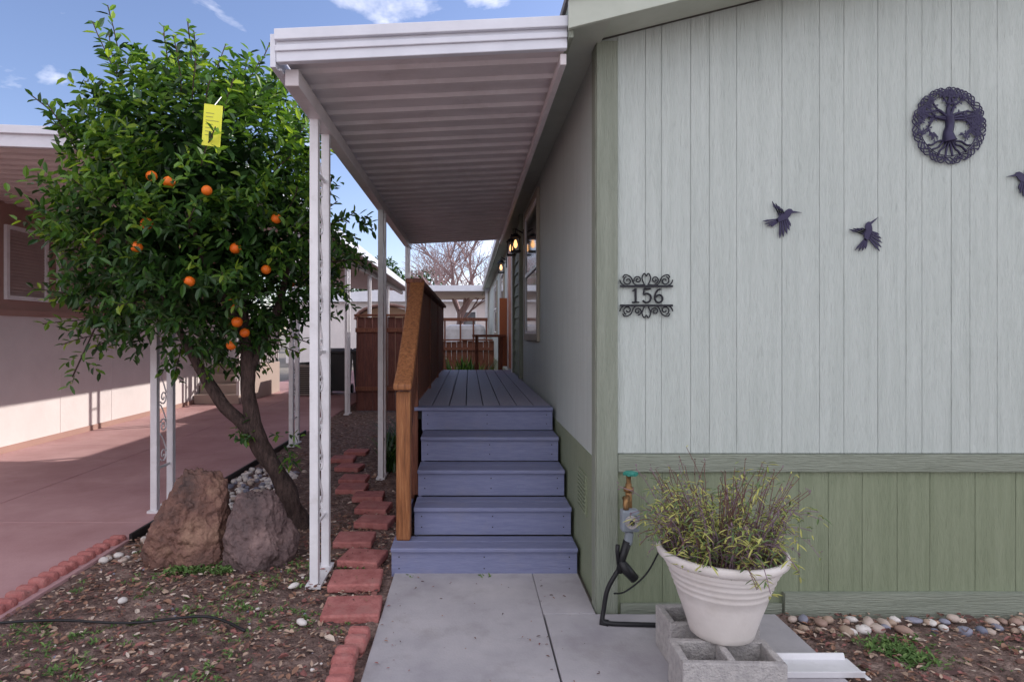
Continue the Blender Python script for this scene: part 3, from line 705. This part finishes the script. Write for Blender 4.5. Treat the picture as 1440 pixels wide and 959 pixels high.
WF=empty('wooden_fence'); b=B(); x=-2.1
while x<-.95: b.box(x,x+.135,11.5,11.52,.03,1.78+U(-.01,.01)); x+=.142
for k in range(30): b.box(-2.13,-2.11,11.52+k*.142,11.655+k*.142,.03,1.78)
b.build('boards',M_fence,WF); b=B(); b.box(-2.14,-.95,11.47,11.498,1.5,1.58); b.box(-2.14,-.95,11.47,11.498,.4,.48); b.box(-2.16,-.93,11.45,11.54,1.80,1.84); b.box(-1.62,-1.54,11.45,11.498,.03,1.8)
b.build('rails',M_red,WF,bevel=.004)
SH=empty('garden_shed'); b=B()
prof=[(-3.9,0),(-1.9,0),(-1.9,1.95)]+[(-2.9+1.0*math.cos(a),1.95+.45*math.sin(a)) for a in [i*math.pi/10 for i in range(1,10)]]+[(-3.9,1.95)]
b.prism_y(prof,21.5,24); b.build('shed_body',mat('shed_tan',(.46,.31,.2)),SH)
prof2=[(-2.9+1.1*math.cos(a),1.95+.52*math.sin(a)) for a in [i*math.pi/12 for i in range(0,13)]]
b=B(); n=len(prof2); b.add([(p_[0],21.4,p_[1]) for p_ in prof2]+[(p_[0],24,p_[1]) for p_ in prof2],[(i,i+1,n+i+1,n+i) for i in range(n-1)])
b.tube([(p_[0],21.4,p_[1]) for p_ in prof2],.05); b.build('shed_roof',M_nup,SH)

FH=empty('distant_mobile_home'); b=B(); b.box(-9,3,30,38,0,3.0); b.build('walls',M_nwall,FH)
b=B(); b.prism_y([(-9.3,3.0),(3.3,3.0),(3.3,3.12),(-3,3.7),(-9.3,3.12)],29.6,38.5); b.build('roof',M_fascia,FH)
b=B(); b.box(-.6,.3,29.96,29.99,1.6,2.5); b.box(-4.6,-3.4,29.96,29.99,1.5,2.5); b.build('windows',M_glass,FH)
b=B(); b.box(-.66,-.601,29.94,29.99,1.5,2.6); b.box(.301,.36,29.94,29.99,1.5,2.6);b.box(-.6,.3,29.94,29.99,2.501,2.6);b.box(-.6,.3,29.94,29.99,1.5,1.599); b.build('window_frames',M_white,FH)
FC=empty('distant_carport'); b=B(); pans(b,-1.7,1.0,21,27,2.95,2.98,.25); b.build('roof_pans',M_nroof,FC)
b=B(); b.box(-1.75,1.05,20.95,20.99,2.92,3.12); b.build('fascia',M_fascia,FC); b=B()
for x in(-1.5,.55): b.box(x,x+.08,21.1,21.18,0,2.93)
b.build('posts',M_white,FC)
FF=empty('wooden_fence'); b=B(); x=-.95
while x<.66: b.box(x,x+.14,17.2,17.22,.02,1.25+U(-.02,.02)); x+=.15
b.box(-.95,.66,17.14,17.19,1.0,1.08); b.box(-.95,.66,17.13,17.24,1.27,1.31); b.build('boards',M_red,FF)
UT=empty('utility_trailer'); b=B(); b.box(-.75,.5,19,20.6,.6,1.75); b.build('tarp_load',M_white,UT,bevel=.15)
b=B(); b.box(-.8,.55,18.9,20.7,.45,.6); b.tube([(-.8,19.8,.32),(-.65,19.8,.32)],.3,0,18); b.tube([(.4,19.8,.32),(.55,19.8,.32)],.3,0,18)
for x in(-.78,-.3,.1,.5): b.box(x,x+.05,18.85,18.9,.6,1.95)
b.box(-.8,.56,18.80,18.85,1.85,1.95); b.build('bed',M_red,UT)
TB=empty('patio_table'); b=B(); b.box(.05,.60,10.05,10.7,1.42,1.46)
for x in(.1,.5):
    for y in(10.1,10.6): b.box(x,x+.05,y,y+.05,0,1.42)
b.build('table',M_red,TB)
random.seed(9); b=B()
for i in range(160):
    a=U(0,6.28); p0=Vector((-.05+U(-.3,.3),11.5+U(-.2,.2),.3)); d=Vector((math.cos(a)*.5,math.sin(a)*.5,U(.5,1.2))); b.leaf(p0,d,Vector((0,0,1)),U(.5,.9),.04,random.choice([0,1,2]))
b.build('fern_plant',M_l)
b=B()
for k in range(5): b.tube([(.60,11.0+.0*k,1.2+.12*math.sin(k)),(.55,11.05+k*.02,.75),(.58,11.1,.45)],.012,0,6,4)
b.build('green_hose',M_teal,smooth=True)

def leafytree(name,x,y,h,r,n=2600,s=.35):
    T_=empty(name); b=B(); b.tube([(x,y,0),(x+.2,y,h*.5),(x,y,h*.8)],[.25,.18,.05],0,8,4); b.build('trunk',M_bark,T_)
    b=B(); cs=[(Vector((x+U(-.6,.6)*r,y+U(-.5,.5)*r,h*.62+U(-.35,.4)*r)),r*U(.35,.6)) for _ in range(11)]
    for i in range(n):
        c,rr_=random.choice(cs); nn=Vector((random.gauss(0,1),random.gauss(0,1),random.gauss(0,1))).normalized()
        b.leaf(c+nn*rr_*U(.7,1.05),Vector((U(-1,1),U(-1,1),U(-1,1))),Vector((0,0,1)),s*U(.6,1.2),s*.6,random.choice([0,0,0,1]))
    b.build('foliage',M_l,T_)
leafytree('background_tree',-5.2,52,8.6,3.2); leafytree('background_tree',-9,60,9,4); leafytree('background_tree',-14,62,8,4); leafytree('background_tree',4,70,7.5,4)
leafytree('background_tree',-22,70,9,5,1800);leafytree('background_tree',22,80,9,5,1500)
M_bare=mat('bare_bark',(.26,.18,.18),rough=.9)
def baretree(x,y,h):
    T_=empty('bare_tree'); b=B()
    def g_(p,d,l,r,k):
        q=p+d*l*.5+Vector((U(-.05,.05),U(-.05,.05),0))*l; e=q+(d+Vector((U(-.2,.2),U(-.2,.2),.05))).normalized()*l*.5
        b.tube([p,q,e],[r,r*.8,r*.6],0,5 if k>3 else 3)
        if k>0:
            for _ in range(3 if k>2 else 3): g_(e if R()<.7 else q,(d+Vector((U(-.9,.9),U(-.9,.9),U(-.2,.5)))).normalized(),l*U(.6,.85),r*.6,k-1)
    g_(Vector((x,y,0)),Vector((0,0,1)),h*.3,.2,6); b.build('branches',M_bare,T_)
baretree(-.4,27.5,7.4); baretree(-2.0,40,8.5)

# ------------------------------------------------------------ light
sv=Vector((1,.5,.62)).normalized(); el=math.asin(sv.z); rot=math.atan2(sv.x,sv.y)
W=bpy.data.worlds.new('World'); scene.world=W; W.use_nodes=True; nt=W.node_tree; N=nt.nodes; L=nt.links
sky=N.new('ShaderNodeTexSky'); sky.sky_type='NISHITA'; sky.sun_disc=False; sky.sun_elevation=el; sky.sun_rotation=rot; sky.air_density=1.0; sky.dust_density=.6; sky.ozone_density=1.5
bg=N['Background']; bg.inputs['Strength'].default_value=.15
tint=N.new('ShaderNodeMixRGB'); tint.blend_type='MULTIPLY'; tint.inputs[0].default_value=1; tint.inputs[2].default_value=(1.35,1.25,1.42,1); L.new(sky.outputs[0],tint.inputs[1])
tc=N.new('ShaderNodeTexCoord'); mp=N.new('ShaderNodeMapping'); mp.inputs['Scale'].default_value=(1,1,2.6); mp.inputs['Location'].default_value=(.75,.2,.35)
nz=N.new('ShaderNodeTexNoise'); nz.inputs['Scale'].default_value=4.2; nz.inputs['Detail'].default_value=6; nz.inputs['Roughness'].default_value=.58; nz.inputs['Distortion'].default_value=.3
sx=N.new('ShaderNodeSeparateXYZ'); mr=N.new('ShaderNodeMapRange'); mr.inputs['From Min'].default_value=-.5; mr.inputs['From Max'].default_value=.6; mr.inputs['To Min'].default_value=.22; mr.inputs['To Max'].default_value=-.02  # denser clouds out of view behind the camera, added to brighten ambient light
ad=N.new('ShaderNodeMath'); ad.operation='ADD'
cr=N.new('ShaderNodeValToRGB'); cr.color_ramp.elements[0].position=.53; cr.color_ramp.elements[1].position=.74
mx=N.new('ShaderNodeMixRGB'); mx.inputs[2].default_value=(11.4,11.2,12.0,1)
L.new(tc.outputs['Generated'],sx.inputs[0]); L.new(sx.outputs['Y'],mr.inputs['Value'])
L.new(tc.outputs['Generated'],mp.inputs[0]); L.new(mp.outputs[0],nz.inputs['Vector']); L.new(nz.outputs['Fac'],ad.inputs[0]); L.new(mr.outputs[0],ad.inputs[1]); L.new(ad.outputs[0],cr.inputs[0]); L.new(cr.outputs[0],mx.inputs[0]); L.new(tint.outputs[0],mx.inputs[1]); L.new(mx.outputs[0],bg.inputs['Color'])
sl=bpy.data.lights.new('sun','SUN'); sl.energy=4.8; sl.angle=math.radians(.5); sl.color=(1,.93,.85)
so=bpy.data.objects.new('sun',sl); COL.objects.link(so); so.rotation_euler=(-sv).to_track_quat('-Z','Y').to_euler()
# camera
cam=bpy.data.cameras.new('camera'); co=bpy.data.objects.new('camera',cam); COL.objects.link(co); scene.camera=co
co.location=(0,0,1.49); co.rotation_euler=(math.radians(90),0,0); cam.sensor_width=36; cam.lens=21.5; cam.shift_x=60/1440; cam.shift_y=-11.5/1440; cam.clip_end=1000; cam.clip_start=.05
scene.view_settings.view_transform='Standard'; scene.view_settings.look='None'; scene.view_settings.exposure=0
